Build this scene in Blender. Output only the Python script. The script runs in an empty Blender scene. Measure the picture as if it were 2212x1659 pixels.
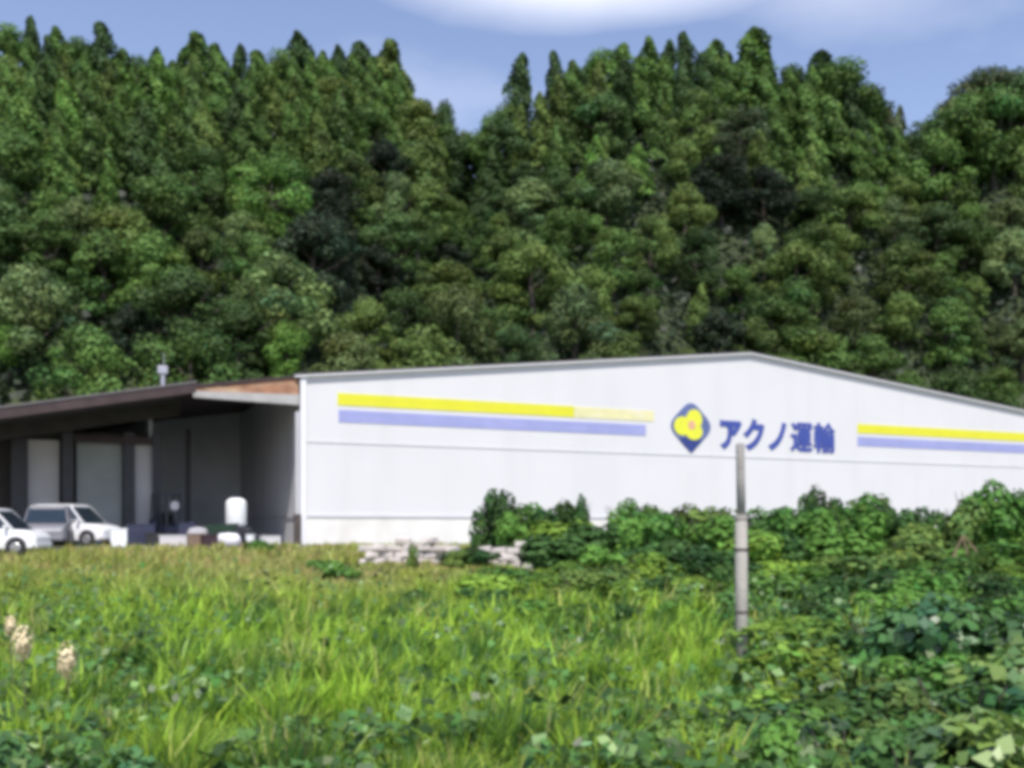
import bpy, math, random
import numpy as np
from mathutils import Vector, Matrix, Euler

random.seed(7); RNG = np.random.default_rng(11)
scn = bpy.context.scene
COL = scn.collection
R = math.radians

# ------------------------------------------------------------------ camera
CAMZ = 0.7                    # eye height over the warehouse yard
cd = bpy.data.cameras.new('camera'); cam = bpy.data.objects.new('camera', cd); COL.objects.link(cam)
cam.location = (0, 0, CAMZ); cam.rotation_euler = (R(90), 0, 0)
cd.sensor_width = 36; cd.lens = 36; cd.shift_y = 0.1404; cd.clip_end = 6000; cd.clip_start = 0.05
scn.camera = cam
scn.render.resolution_x, scn.render.resolution_y = 1024, 768

# ------------------------------------------------------------------ sky and sun
SUN_EL, SUN_AZ = R(56), R(174)       # azimuth clockwise from +Y : behind the camera
w = bpy.data.worlds.new('World'); scn.world = w; w.use_nodes = True
nt = w.node_tree; N = nt.nodes; L = nt.links; N.clear()
out = N.new('ShaderNodeOutputWorld'); bg = N.new('ShaderNodeBackground'); bg.inputs[1].default_value = 0.142
sky = N.new('ShaderNodeTexSky'); sky.sky_type = 'NISHITA'; sky.sun_disc = False
sky.sun_elevation = SUN_EL; sky.sun_rotation = SUN_AZ
sky.air_density = 1.0; sky.dust_density = 0.6; sky.ozone_density = 1.6
tc = N.new('ShaderNodeTexCoord')
mp = N.new('ShaderNodeMapping'); mp.inputs['Scale'].default_value = (1, 1, 2.4)
L.new(tc.outputs['Generated'], mp.inputs[0])
noi = N.new('ShaderNodeTexNoise'); noi.inputs['Scale'].default_value = 3.1; noi.inputs['Detail'].default_value = 7; noi.inputs['Roughness'].default_value = 0.55
L.new(mp.outputs[0], noi.inputs['Vector'])
def math_node(op, a, b=None, clamp=False):
    n = N.new('ShaderNodeMath'); n.operation = op; n.use_clamp = clamp
    for k, v in enumerate((a, b)):
        if v is None: continue
        if isinstance(v, (int, float)): n.inputs[k].default_value = v
        else: L.new(v, n.inputs[k])
    return n.outputs[0]
def bank(px, py, rad):           # a cloud bank around one direction of the sky
    d = Vector(((px - 1106) / 2212, 1.0, (1140 - py) / 2212)).normalized()
    s = N.new('ShaderNodeVectorMath'); s.operation = 'SUBTRACT'; L.new(tc.outputs['Generated'], s.inputs[0]); s.inputs[1].default_value = d
    m = N.new('ShaderNodeVectorMath'); m.operation = 'MULTIPLY'; L.new(s.outputs[0], m.inputs[0]); m.inputs[1].default_value = (1, 1, 4.2)
    l = N.new('ShaderNodeVectorMath'); l.operation = 'LENGTH'; L.new(m.outputs[0], l.inputs[0])
    return math_node('SUBTRACT', 1.0, math_node('DIVIDE', l.outputs[1], rad), True)
b1 = bank(1235, -62, 0.21); b2 = bank(1820, -10, 0.20); b3 = bank(1060, 210, 0.26)
amt = math_node('ADD', math_node('ADD', math_node('MULTIPLY', b1, 1.9), math_node('MULTIPLY', b2, 0.45)), math_node('MULTIPLY', b3, 0.34))
amt = math_node('ADD', amt, math_node('MULTIPLY', math_node('SUBTRACT', noi.outputs[0], 0.62), 1.2), True)
amt = math_node('MULTIPLY', amt, 0.9)
mix = N.new('ShaderNodeMix'); mix.data_type = 'RGBA'
tint = N.new('ShaderNodeMix'); tint.data_type = 'RGBA'; tint.blend_type = 'MULTIPLY'; tint.inputs[0].default_value = 1.0
L.new(sky.outputs[0], tint.inputs[6]); tint.inputs[7].default_value = (1.42, 1.22, 1.22, 1)
L.new(amt, mix.inputs[0]); L.new(tint.outputs[2], mix.inputs[6]); mix.inputs[7].default_value = (6.2, 6.5, 7.6, 1)
L.new(mix.outputs[2], bg.inputs[0]); L.new(bg.outputs[0], out.inputs[0])
sd = bpy.data.lights.new('sun', 'SUN'); so = bpy.data.objects.new('sun', sd); COL.objects.link(so)
sd.energy = 4.1; sd.angle = R(0.53); sd.color = (1.0, 0.955, 0.88)
sdir = Vector((math.sin(SUN_AZ) * math.cos(SUN_EL), math.cos(SUN_AZ) * math.cos(SUN_EL), math.sin(SUN_EL)))
so.rotation_euler = sdir.to_track_quat('Z', 'Y').to_euler(); so.location = (0, -20, 60)
scn.view_settings.view_transform = 'Standard'; scn.view_settings.look = 'None'
scn.view_settings.gamma = 1; scn.view_settings.exposure = 0.22
scn.cycles.pixel_filter_type = 'BLACKMAN_HARRIS'; scn.cycles.filter_width = 5.0
scn.cycles.max_bounces = 6; scn.cycles.transparent_max_bounces = 6

# ------------------------------------------------------------------ helpers
def pt(px, py, Y):           # a point Y metres out that the photo (2212 wide) shows at px, py
    return Vector(((px - 1106) / 2212 * Y, Y, CAMZ + (1140 - py) / 2212 * Y))
def tag(o, label=None, cat=None, group=None, kind=None):
    if label: o['label'] = label
    if cat: o['category'] = cat
    if group: o['group'] = group
    if kind: o['kind'] = kind
    return o
def empty(name, loc=(0, 0, 0), rz=0.0, label=None, cat=None, group=None):
    o = bpy.data.objects.new(name, None); COL.objects.link(o); o.location = loc; o.rotation_euler = (0, 0, rz)
    o.empty_display_size = 0.2
    return tag(o, label, cat, group)
class MB:
    def __init__(s): s.v = []; s.f = []
    def add(s, vs, fs):
        n = len(s.v); s.v += [tuple(v) for v in vs]; s.f += [tuple(i + n for i in f) for f in fs]; return s
    def box(s, x0, x1, y0, y1, z0, z1, M=None):
        vs = [Vector((x, y, z)) for z in (z0, z1) for y in (y0, y1) for x in (x0, x1)]
        if M is not None: vs = [M @ v for v in vs]
        return s.add(vs, [(0, 2, 3, 1), (4, 5, 7, 6), (0, 1, 5, 4), (2, 6, 7, 3), (0, 4, 6, 2), (1, 3, 7, 5)])
    def prism(s, pts, a, b, axis='y'):
        n = len(pts)
        def mk(p, t): return (p[0], t, p[1]) if axis == 'y' else ((t, p[0], p[1]) if axis == 'x' else (p[0], p[1], t))
        return s.add([mk(p, a) for p in pts] + [mk(p, b) for p in pts],
                     [tuple(range(n)), tuple(range(2 * n - 1, n - 1, -1))] + [(i, i + n, (i + 1) % n + n, (i + 1) % n) for i in range(n)])
    def tube(s, pts, rads, k=8, cap=True):
        pts = [Vector(p) for p in pts]; rings = []
        for i, p in enumerate(pts):
            d = (pts[min(i + 1, len(pts) - 1)] - pts[max(i - 1, 0)]).normalized()
            a = d.orthogonal().normalized() if i == 0 else (a - d * a.dot(d)).normalized()
            b = d.cross(a); r = rads[i] if hasattr(rads, '__len__') else rads
            rings.append([p + (a * math.cos(2 * math.pi * j / k) + b * math.sin(2 * math.pi * j / k)) * r for j in range(k)])
        vs = [v for r in rings for v in r]; fs = []
        for i in range(len(pts) - 1):
            for j in range(k): fs.append((i * k + j, i * k + (j + 1) % k, (i + 1) * k + (j + 1) % k, (i + 1) * k + j))
        if cap: fs += [tuple(range(k - 1, -1, -1)), tuple(range((len(pts) - 1) * k, len(pts) * k))]
        return s.add(vs, fs)
    def build(s, name, mat, parent=None, bevel=0.0, smooth=False):
        me = bpy.data.meshes.new(name); me.from_pydata(s.v, [], s.f); me.materials.append(mat)
        o = bpy.data.objects.new(name, me); COL.objects.link(o); o.parent = parent
        import bmesh
        bm = bmesh.new(); bm.from_mesh(me); bmesh.ops.recalc_face_normals(bm, faces=bm.faces)
        if bevel: bmesh.ops.bevel(bm, geom=list(bm.edges), offset=bevel, segments=2, affect='EDGES', profile=0.6, clamp_overlap=True)
        bm.to_mesh(me); bm.free()
        if smooth:
            for p in me.polygons: p.use_smooth = True
        return o
def np_mesh(name, verts, faces_per, nside, mat, tint=None):
    """verts (n,3) and faces given as one flat index array of polygons with nside (array) corners"""
    me = bpy.data.meshes.new(name)
    me.vertices.add(len(verts)); me.vertices.foreach_set('co', verts.astype(np.float32).ravel())
    me.loops.add(len(faces_per)); me.loops.foreach_set('vertex_index', faces_per.astype(np.int32))
    st = np.concatenate([[0], np.cumsum(nside)[:-1]]).astype(np.int32)
    me.polygons.add(len(nside)); me.polygons.foreach_set('loop_start', st)
    me.update(calc_edges=True)
    if tint is not None:
        a = me.attributes.new('tint', 'FLOAT_COLOR', 'POINT')
        c = np.ones((len(verts), 4), np.float32); c[:, :3] = tint; a.data.foreach_set('color', c.ravel())
    me.materials.append(mat); return me
def link(name, me, parent=None):
    o = bpy.data.objects.new(name, me); COL.objects.link(o); o.parent = parent; return o
def copy_tree(o, parent=None):
    c = o.copy(); COL.objects.link(c); c.parent = parent
    for ch in o.children: copy_tree(ch, c)
    return c

# ------------------------------------------------------------------ materials
def lit(c, k=1.17): return tuple(min(.6, v * k) for v in c)
def mat(name, col, rough=0.6, metal=0.0, var=0.08, scale=3.0, bump=0.0, bscale=20.0, stain=None, spec=0.5):
    m = bpy.data.materials.new(name); m.use_nodes = True; t = m.node_tree; n = t.nodes; l = t.links
    b = n['Principled BSDF']; b.inputs['Roughness'].default_value = rough; b.inputs['Metallic'].default_value = metal
    b.inputs['Specular IOR Level'].default_value = spec
    tc = n.new('ShaderNodeTexCoord'); no = n.new('ShaderNodeTexNoise'); no.inputs['Scale'].default_value = scale; no.inputs['Detail'].default_value = 6
    l.new(tc.outputs['Object'], no.inputs['Vector'])
    r = n.new('ShaderNodeValToRGB'); r.color_ramp.elements[0].position = 0.3; r.color_ramp.elements[1].position = 0.7
    r.color_ramp.elements[0].color = tuple(c * (1 - var) for c in col) + (1,); r.color_ramp.elements[1].color = tuple(min(1, c * (1 + var)) for c in col) + (1,)
    l.new(no.outputs[0], r.inputs[0]); last = r.outputs[0]
    if stain:
        sc_, amount, scol = stain
        mpn = n.new('ShaderNodeMapping'); mpn.inputs['Scale'].default_value = sc_; l.new(tc.outputs['Object'], mpn.inputs[0])
        n2 = n.new('ShaderNodeTexNoise'); n2.inputs['Scale'].default_value = 1.0; n2.inputs['Detail'].default_value = 5; l.new(mpn.outputs[0], n2.inputs['Vector'])
        mr = n.new('ShaderNodeMapRange'); mr.inputs[1].default_value = 0.48; mr.inputs[2].default_value = 0.75; mr.inputs[4].default_value = amount
        l.new(n2.outputs[0], mr.inputs[0])
        mx = n.new('ShaderNodeMix'); mx.data_type = 'RGBA'; l.new(mr.outputs[0], mx.inputs[0]); l.new(last, mx.inputs[6]); mx.inputs[7].default_value = scol + (1,)
        last = mx.outputs[2]
    l.new(last, b.inputs['Base Color'])
    if bump:
        bn = n.new('ShaderNodeTexNoise'); bn.inputs['Scale'].default_value = bscale; l.new(tc.outputs['Object'], bn.inputs['Vector'])
        bp = n.new('ShaderNodeBump'); bp.inputs['Strength'].default_value = bump; bp.inputs['Distance'].default_value = 0.02
        l.new(bn.outputs[0], bp.inputs['Height']); l.new(bp.outputs[0], b.inputs['Normal'])
    return m
def leaf_mat(name, use_obj=True, rough=0.45, trans=0.28, spec=0.4):
    """leaf colour = vertex tint x the plant's own colour, with light coming through the blades"""
    m = bpy.data.materials.new(name); m.use_nodes = True; t = m.node_tree; n = t.nodes; l = t.links
    b = n['Principled BSDF']; b.inputs['Roughness'].default_value = rough; b.inputs['Specular IOR Level'].default_value = spec
    a = n.new('ShaderNodeAttribute'); a.attribute_name = 'tint'; last = a.outputs['Color']
    if use_obj:
        oi = n.new('ShaderNodeObjectInfo'); mx = n.new('ShaderNodeMix'); mx.data_type = 'RGBA'; mx.blend_type = 'MULTIPLY'; mx.inputs[0].default_value = 1
        l.new(a.outputs['Color'], mx.inputs[6]); l.new(oi.outputs['Color'], mx.inputs[7]); last = mx.outputs[2]
    l.new(last, b.inputs['Base Color'])
    tr = n.new('ShaderNodeBsdfTranslucent'); l.new(last, tr.inputs[0]); ms = n.new('ShaderNodeMixShader'); ms.inputs[0].default_value = trans
    l.new(b.outputs[0], ms.inputs[1]); l.new(tr.outputs[0], ms.inputs[2]); l.new(ms.outputs[0], n['Material Output'].inputs[0])
    return m
M = dict(
    wall=mat('white_cladding', (0.70, 0.695, 0.70), 0.5, var=0.02, scale=0.4, stain=((0.9, 1, 0.10), 0.35, (0.62, 0.615, 0.62))),
    plinth=mat('painted_concrete', (0.80, 0.78, 0.74), 0.8, var=0.04, scale=1.2, bump=0.3, stain=((0.9, 1, 0.5), 0.35, (0.55, 0.50, 0.44))),
    side=mat('shade_grey_cladding', (0.66, 0.66, 0.68), 0.6, var=0.04, scale=0.8, stain=((0.6, 0.6, 0.2), 0.3, (0.33, 0.33, 0.34))),  # same white cladding, its colour greyed for grazing light on the side
    trim=mat('white_trim', (0.80, 0.80, 0.82), 0.4, var=0.02),
    seam=mat('pale_flashing', (0.62, 0.62, 0.63), 0.5, var=0.05),
    flash=mat('grey_flashing', (0.50, 0.50, 0.52), 0.5, var=0.05),
    roof=mat('dark_roof_sheet', (0.075, 0.07, 0.07), 0.6, var=0.2, scale=1.0, stain=((2, 2, 2), 0.5, (0.10, 0.07, 0.055))),
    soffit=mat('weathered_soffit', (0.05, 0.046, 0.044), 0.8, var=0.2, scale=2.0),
    fascia=mat('brown_fascia', (0.05, 0.03, 0.03), 0.6, var=0.25, scale=2.0),
    rust=mat('rusty_orange_sheet', (0.33, 0.17, 0.10), 0.8, var=0.4, scale=1.6, stain=((.7, 1, 3.0), 0.9, (0.55, 0.42, 0.28))),
    beam=mat('pale_grey_beam', (0.42, 0.41, 0.40), 0.6, var=0.12, scale=2.0),
    dock=mat('blue_grey_sheet', (0.58, 0.62, 0.68), 0.6, var=0.12, scale=0.6),
    shutter=mat('grey_shutter', (0.58, 0.565, 0.57), 0.5, var=0.08, scale=0.9),
    shutter_green=mat('green_grey_shutter', (0.33, 0.36, 0.355), 0.5, var=0.12, scale=0.9),
    post=mat('dark_steel', (0.045, 0.045, 0.055), 0.5, var=0.2),
    brown=mat('brown_pipe', (0.075, 0.06, 0.052), 0.6, var=0.25, scale=2),
    yellow=mat('yellow_stripe', (0.72, 0.70, 0.03), 0.5, var=0.04, scale=1, stain=((0.7, 1, 2.5), 0.3, (0.74, 0.68, 0.10))),
    yellow_pale=mat('faded_yellow_stripe', (0.74, 0.70, 0.38), 0.6, var=0.06, scale=1.3, stain=((1.2, 1, 2.5), 0.7, (0.78, 0.76, 0.62))),
    blue=mat('blue_stripe', (0.32, 0.345, 0.62), 0.5, var=0.06, scale=1, stain=((0.5, 1, 2.5), 0.35, (0.47, 0.46, 0.70))),
    mauve=mat('mauve_grey_gutter', (0.16, 0.145, 0.15), 0.6, var=0.15),
    navy=mat('navy_paint', (0.03, 0.05, 0.22), 0.5, var=0.12, scale=2),
    slate=mat('slate_blue_paint', (0.11, 0.15, 0.33), 0.5, var=0.15, scale=2),
    letter=mat('blue_lettering', (0.05, 0.08, 0.34), 0.5, var=0.15, scale=1.5),
    lemon=mat('lemon_paint', (0.75, 0.76, 0.05), 0.5, var=0.05),
    pink=mat('salmon_paint', (0.70, 0.40, 0.25), 0.5, var=0.05),
    white_sign=mat('white_sign_paint', (0.85, 0.85, 0.87), 0.4, var=0.01),
    carwhite=mat('white_car_paint', (0.78, 0.78, 0.79), 0.25, var=0.01, spec=0.6),
    carsilver=mat('silver_car_paint', (0.22, 0.22, 0.24), 0.4, 0.2, var=0.02),
    glass=mat('dark_car_glass', (0.02, 0.03, 0.04), 0.08, var=0.1, spec=0.8),
    tyre=mat('rubber', (0.025, 0.025, 0.027), 0.85, var=0.15),
    rim=mat('grey_rim', (0.4, 0.4, 0.42), 0.35, 0.6, var=0.05),
    plastic=mat('white_plastic', (0.8, 0.82, 0.82), 0.4, var=0.02),
    lamp=mat('lamp_lens', (0.6, 0.6, 0.62), 0.1, var=0.02),
    orange_lens=mat('orange_lens', (0.6, 0.2, 0.03), 0.2, var=0.02),
    navybox=mat('dark_blue_machine', (0.03, 0.035, 0.07), 0.45, var=0.15),
    greenpaint=mat('dark_green_paint', (0.035, 0.075, 0.05), 0.5, var=0.15),
    card=mat('brown_cardboard', (0.20, 0.14, 0.10), 0.8, var=0.12),
    bag=mat('grey_sack', (0.38, 0.37, 0.40), 0.8, var=0.1, bump=0.6, bscale=9),
    bagwhite=mat('white_sack', (0.75, 0.74, 0.78), 0.7, var=0.05, bump=0.6, bscale=9),
    redbrown=mat('dark_red_paint', (0.05, 0.025, 0.03), 0.5, var=0.15),
    concrete=mat('weathered_concrete', (0.34, 0.32, 0.29), 0.9, var=0.18, scale=2.5, bump=0.5, stain=((3, 3, 0.8), 0.6, (0.24, 0.22, 0.20))),
    concrete_old=mat('lichen_concrete', (0.33, 0.315, 0.30), 0.9, var=0.25, scale=3.5, bump=0.6, stain=((3, 3, 1.2), 0.5, (0.27, 0.25, 0.21))),
    block=mat('pinkish_block', (0.62, 0.56, 0.52), 0.9, var=0.14, scale=3, bump=0.5, stain=((2, 2, 2), 0.6, (0.36, 0.31, 0.28))),
    bark=mat('bark', (0.075, 0.062, 0.05), 0.9, var=0.3, scale=4, bump=0.8),
    stem=mat('green_stem', (0.12, 0.15, 0.05), 0.7, var=0.2),
    dead=mat('dead_vine', (0.20, 0.15, 0.09), 0.85, var=0.25),
    flower=mat('cream_flower', (0.78, 0.66, 0.42), 0.8, var=0.15, scale=20),
    metal=mat('galvanised', (0.45, 0.45, 0.50), 0.4, 0.4, var=0.06),
    gravel=mat('yard_gravel', (0.24, 0.23, 0.21), 0.95, var=0.25, scale=5, bump=0.7),
    leaf=leaf_mat('leaves', rough=.6, trans=.22, spec=.2), gleaf=leaf_mat('glossy_leaves', rough=0.3, trans=0.2, spec=0.6),
    blade=leaf_mat('grass_blades', use_obj=False, rough=0.5, trans=0.35),
)
def ground_material():
    m = mat('soil_and_thatch', (0.040, 0.060, 0.022), 0.95, var=0.4, scale=0.35, bump=0.8, bscale=4, stain=((0.8, 0.8, 0.8), 0.5, (0.055, 0.052, 0.026)))
    return m
M['ground'] = ground_material()

# ------------------------------------------------------------------ terrain
SKY = [(-900, 60), (0, 45), (150, 70), (260, 110), (345, 110), (420, 95), (570, 115), (650, 100), (760, 100), (840, 105), (880, 150), (905, 205), (960, 225), (1000, 265),
       (1040, 255), (1090, 225), (1150, 180), (1240, 130), (1400, 90), (1540, 90), (1680, 110), (1770, 125), (1840, 150), (1900, 220), (1975, 290), (2030, 240), (2100, 170), (2300, 150), (3100, 130)]
SX = [p[0] for p in SKY]; SYY = [p[1] for p in SKY]
RIDGE = 150.0
def ridge_h(X):
    px = 1106 + X / RIDGE * 2212
    return CAMZ + (1140 - np.interp(px, SX, SYY)) / 2212 * RIDGE - 11.5
GY = [-2000, 3, 8, 15, 22, 30, 36, 39, 3000]; GZ = [-1.6, -1.6, -1.55, -1.25, -0.85, -0.42, -0.12, 0.0, 0.0]
def foot(X): return np.clip(76 + 0.46 * (X + 20), 66, 104)
def ground(X, Y):
    X = np.asarray(X, float); Y = np.asarray(Y, float)
    z = np.interp(Y, GY, GZ) + 0.10 * np.sin(X * 0.7 + Y * 0.31) * np.clip((36 - Y) / 10, 0, 1)
    f = foot(X); t = np.clip((Y - f) / (RIDGE - f), 0, 1)
    s = t ** 0.85
    h = ridge_h(X) * s + 1.6 * np.sin(X * 0.16 + Y * 0.11) * np.sin(Y * 0.13 - X * 0.05) * np.sin(t * math.pi)
    back = np.clip((Y - RIDGE) / 260, 0, 1)
    return np.where(Y <= f, z, np.where(Y > RIDGE, ridge_h(X) * (1 - 0.75 * back), h))
def axis(fine, far):
    a = np.concatenate([-np.geomspace(abs(fine[0]), far, 14)[::-1][:-1], np.arange(fine[0], fine[1] + .1, fine[2]), np.geomspace(fine[1] if fine[1] > 0 else 1, far, 14)[1:]])
    return a
gx = axis((-150, 150, 3), 2500); gy = axis((-12, 190, 1.5), 2500)
GXX, GYY = np.meshgrid(gx, gy); GZZ = ground(GXX, GYY)
nx, ny = len(gx), len(gy); idx = np.arange(nx * ny).reshape(ny, nx)
fc = np.stack([idx[:-1, :-1], idx[:-1, 1:], idx[1:, 1:], idx[1:, :-1]], -1).reshape(-1, 4)
me = np_mesh('ground', np.stack([GXX, GYY, GZZ], -1).reshape(-1, 3), fc.ravel(), np.full(len(fc), 4), M['ground'])
me.shade_smooth() if hasattr(me, 'shade_smooth') else None
tag(link('ground', me), 'weedy ground rising from the meadow to the wooded hill', kind='structure')

# ------------------------------------------------------------------ warehouse (local x along the front, y to the back)
CX, CY = -8.6, 42.0; TH = math.atan2(.421, .907)
def S(px, back=0.0):        # metres along a plane parallel to the front, 'back' metres behind it
    u = (px - 1106) / 2212; ox, oy = CX - math.sin(TH) * back, CY + math.cos(TH) * back
    return (u * oy - ox) / (math.cos(TH) - u * math.sin(TH))
def ZZ(px, py, back=0.0):
    s = S(px, back); Y = CY + math.cos(TH) * back + s * math.sin(TH); return CAMZ + (1140 - py) / 2212 * Y
def W(x, y, z=0.0):         # local to world
    return Vector((CX + x * math.cos(TH) - y * math.sin(TH), CY + x * math.sin(TH) + y * math.cos(TH), z))
LEN, DEPTH = 45.4, 27.0
APX = S(1618); ZL = ZZ(655, 812); ZA = ZZ(1618, 764); ZR = ZZ(2205, 887) - (ZA - ZZ(2205, 887)) / (S(2205) - APX) * (LEN - S(2205))
Z1, Z0 = 4.25, 1.16
wh = empty('warehouse', W(0, 0), TH, 'long white gabled warehouse with yellow and blue stripes and a blue sign', 'warehouse')
MB().prism([(0, Z1), (LEN, Z1), (LEN, ZR), (APX, ZA), (0, ZL)], 0.0, 0.16).build('upper_cladding', M['wall'], wh)
MB().box(0, LEN, 0.0, 0.16, Z0, Z1 - 0.003).build('lower_cladding', M['wall'], wh)
MB().box(0, LEN, -0.03, 0.16, -0.1, Z0 - 0.05).build('plinth', M['plinth'], wh, 0.01)
MB().box(-0.01, LEN, -0.06, -0.003, Z0 - 0.047, Z0 + 0.05).build('drip_flashing', M['flash'], wh)
MB().box(-0.01, LEN, -0.025, -0.003, Z1 - 0.04, Z1 + 0.03).build('joint_flashing', M['seam'], wh)
for k in range(1, 12):      # upright joints of the cladding, a shallow cover strip each
    x = LEN * k / 12; zt = np.interp(x, [0, APX, LEN], [ZL, ZA, ZR]) - 0.25
    segs = [(Z0 + .06, Z1 - .06)] + ([(Z1 + .04, 5.0), (6.36, zt)] if x < S(1410) or x > S(1850) else [(Z1 + .04, zt)])
    for a, b in segs:
        if b - a > .05: MB().box(x - .025, x + .025, -0.012, -0.002, a, b).build('cover_strip', M['wall'], wh)
MB().box(0, 0.16, 0.163, DEPTH, -0.1, ZL - 0.1).build('side_wall', M['side'], wh)
MB().box(-0.04, -0.003, 0.0, DEPTH, Z0 - .05, Z0 + .05).build('side_flashing', M['flash'], wh)
MB().box(LEN - .16, LEN, 0.163, DEPTH, -0.1, ZR - 0.1).build('side_wall', M['side'], wh)
MB().prism([(0.16, -.1), (LEN - .16, -.1), (LEN - .16, ZR - .1), (APX, ZA - .1), (0.16, ZL - .1)], DEPTH - .2, DEPTH).build('rear_wall', M['side'], wh)
for a, b, za, zb in ((-.35, APX, ZL - .04, ZA), (APX, LEN + .35, ZA, ZR - .04)):
    MB().prism([(a, za + .02), (b, zb + .02), (b, zb + .10), (a, za + .10)], -0.10, DEPTH + .3).build('roof', M['roof'], wh)
    MB().prism([(a, za - .05), (b, zb - .05), (b, zb + .010), (a, za + .010)], -0.19, -0.103).build('barge_board', M['trim'], wh)
MB().box(-.10, .14, -.10, -.065, -0.1, ZL - .05).build('corner_trim', M['trim'], wh)
# stripes
def plate(name, m, x0, x1, z0, z1, y=-0.02, parent=wh):
    return MB().box(x0, x1, y, -0.003, z0, z1).build(name, m, parent)
o = plate('stripe', M['yellow'], S(729), S(1240) - .01, 5.80, 6.32); o['label'] = 'bright yellow stripe left of the emblem'
o = plate('stripe', M['yellow_pale'], S(1240), S(1412), 5.80, 6.30); o['label'] = 'faded yellow end of the left stripe'
o = plate('stripe', M['blue'], S(731), S(1395), 5.10, 5.62); o['label'] = 'lavender blue stripe left of the emblem'
o = plate('stripe', M['yellow'], S(1852), LEN - .05, 5.74, 6.24); o['label'] = 'bright yellow stripe right of the lettering'
o = plate('stripe', M['blue'], S(1852), LEN - .05, 5.06, 5.56); o['label'] = 'lavender blue stripe right of the lettering'
# emblem : blue lozenge, three lemon lobes, salmon dot
ex, ez = S(1492), ZZ(1492, 921); hw = (S(1544) - S(1442)) / 2; hh = 1.36
def rounded(pts, r=0.22, k=5):
    res = []
    n = len(pts)
    for i in range(n):
        p = Vector(pts[i]); a = (Vector(pts[i - 1]) - p).normalized(); b = (Vector(pts[(i + 1) % n]) - p).normalized()
        for j in range(k + 1):
            t = j / k; q0 = p + a * r; q1 = p + b * r
            res.append(tuple((1 - t) ** 2 * q0 + 2 * t * (1 - t) * p + t * t * q1))
    return res
em = MB().prism(rounded([(ex, ez - hh), (ex + hw, ez), (ex, ez + hh), (ex - hw, ez)], .62), -0.030, -0.003).build('emblem', M['slate'], wh)
em['label'] = 'blue lozenge emblem with three yellow lobes'
MB().prism(rounded([(ex + .02, ez - hh + .02), (ex + hw * .50, ez - .62), (ex + .0, ez - .50), (ex - hw * .52, ez - .62)], .18), -0.042, -0.031).build('emblem_point', M['navy'], em)
def disc(cx, cz, rx, rz, y0, y1, n=28): return [(cx + rx * math.cos(2 * math.pi * i / n), cz + rz * math.sin(2 * math.pi * i / n)) for i in range(n)], y0, y1
for dx, dz, rx, rz, yy in ((-.50, .00, .50, .46, -.050), (.18, .34, .46, .50, -.054), (.16, -.26, .50, .40, -.058)):
    p, a, b = disc(ex + dx, ez + dz, rx, rz, yy, -.032); MB().prism(p, a, b).build('emblem_lobe', M['lemon'], em)
p, a, b = disc(ex + .02, ez + .06, .22, .22, -.066, -.032); MB().prism(p, a, b).build('emblem_dot', M['pink'], em)
# lettering
sx0, sx1 = S(1550), S(1804)
zc = ZZ(1675, 941)
chars = 'アクノ運輸'; cw = (sx1 - sx0) / 5
for i, ch in enumerate(chars):
    cu = bpy.data.curves.new('lettering', 'FONT'); cu.body = ch; cu.size = 1.0; cu.extrude = 0.012; cu.offset = 0.05 if i < 3 else 0.0
    cu.align_x = 'CENTER'; cu.materials.append(M['letter'])
    tmp = bpy.data.objects.new('letter_curve', cu); COL.objects.link(tmp); bpy.context.view_layer.update()
    lm = bpy.data.meshes.new_from_object(tmp.evaluated_get(bpy.context.evaluated_depsgraph_get())); bpy.data.objects.remove(tmp); bpy.data.curves.remove(cu)
    if i > 2:      # dense characters are made bolder by layers a hair apart
        import bmesh
        bm = bmesh.new()
        for q, (dx, dy) in enumerate(((0, 0), (.042, 0), (-.042, 0), (0, .024), (0, -.024))):
            k0 = len(bm.verts); bm.from_mesh(lm); bm.verts.ensure_lookup_table()
            for v in bm.verts[k0:]: v.co += Vector((dx, dy, q * .0015))
        bm.to_mesh(lm); bm.free()
    o = link('letter', lm, wh)
    o.scale = (cw * .96, 1.66, 1); o.rotation_euler = (R(90), 0, 0)
    o.location = (sx0 + cw * (i + .5), -0.02, zc - 0.64)
# rain pipe at the corner
MB().tube([(-.22, -.12, ZZ(640, 890)), (-.22, -.12, Z0 + .1)], .11, 8).build('rain_pipe', M['flash'], wh)
MB().box(-.36, -.10, -.24, -.0, -0.1, Z0 + .1).build('pipe_guard', M['brown'], wh, .01)

# ------------------------------------------------------------------ loading dock left of the warehouse
dk = empty('loading_dock', W(-6, 0), TH, 'open loading dock with dark sagging canopy left of the white warehouse', 'loading dock')
def dprism(pts, a, b, axis='y'): return MB().prism([(p[0] + 6, p[1]) if axis == 'y' else p for p in pts], a, b, axis)
def dbox(x0, x1, y0, y1, z0, z1): return MB().box(x0 + 6, x1 + 6, y0, y1, z0, z1)
xk = S(412); zk = ZZ(412, 836); xl = S(0, -1); zl = ZZ(0, 884, -1)
sl = (zk - zl) / (xk - xl); XE = -24.0; zE = zk + sl * (XE - xk)
dprism([(XE, zE), (xk, zk), (xk, zk - .10), (XE, zE - .10)], -1.0, 14.3).build('canopy_roof', M['roof'], dk)
dprism([(XE, zE + .03), (xk + .05, zk + .03), (xk + .05, zk - .34), (XE, zE - .34)], -1.12, -1.003).build('fascia', M['fascia'], dk)
dprism([(XE, zE + .10), (xk + .07, zk + .10), (xk + .07, zk + .034), (XE, zE + .034)], -1.16, -0.9).build('gutter', M['mauve'], dk)
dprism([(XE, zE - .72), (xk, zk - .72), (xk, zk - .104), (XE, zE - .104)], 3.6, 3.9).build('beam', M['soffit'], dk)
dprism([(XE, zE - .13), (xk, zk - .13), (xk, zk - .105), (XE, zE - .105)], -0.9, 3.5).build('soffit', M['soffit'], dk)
zc0 = ZL - .05
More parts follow.
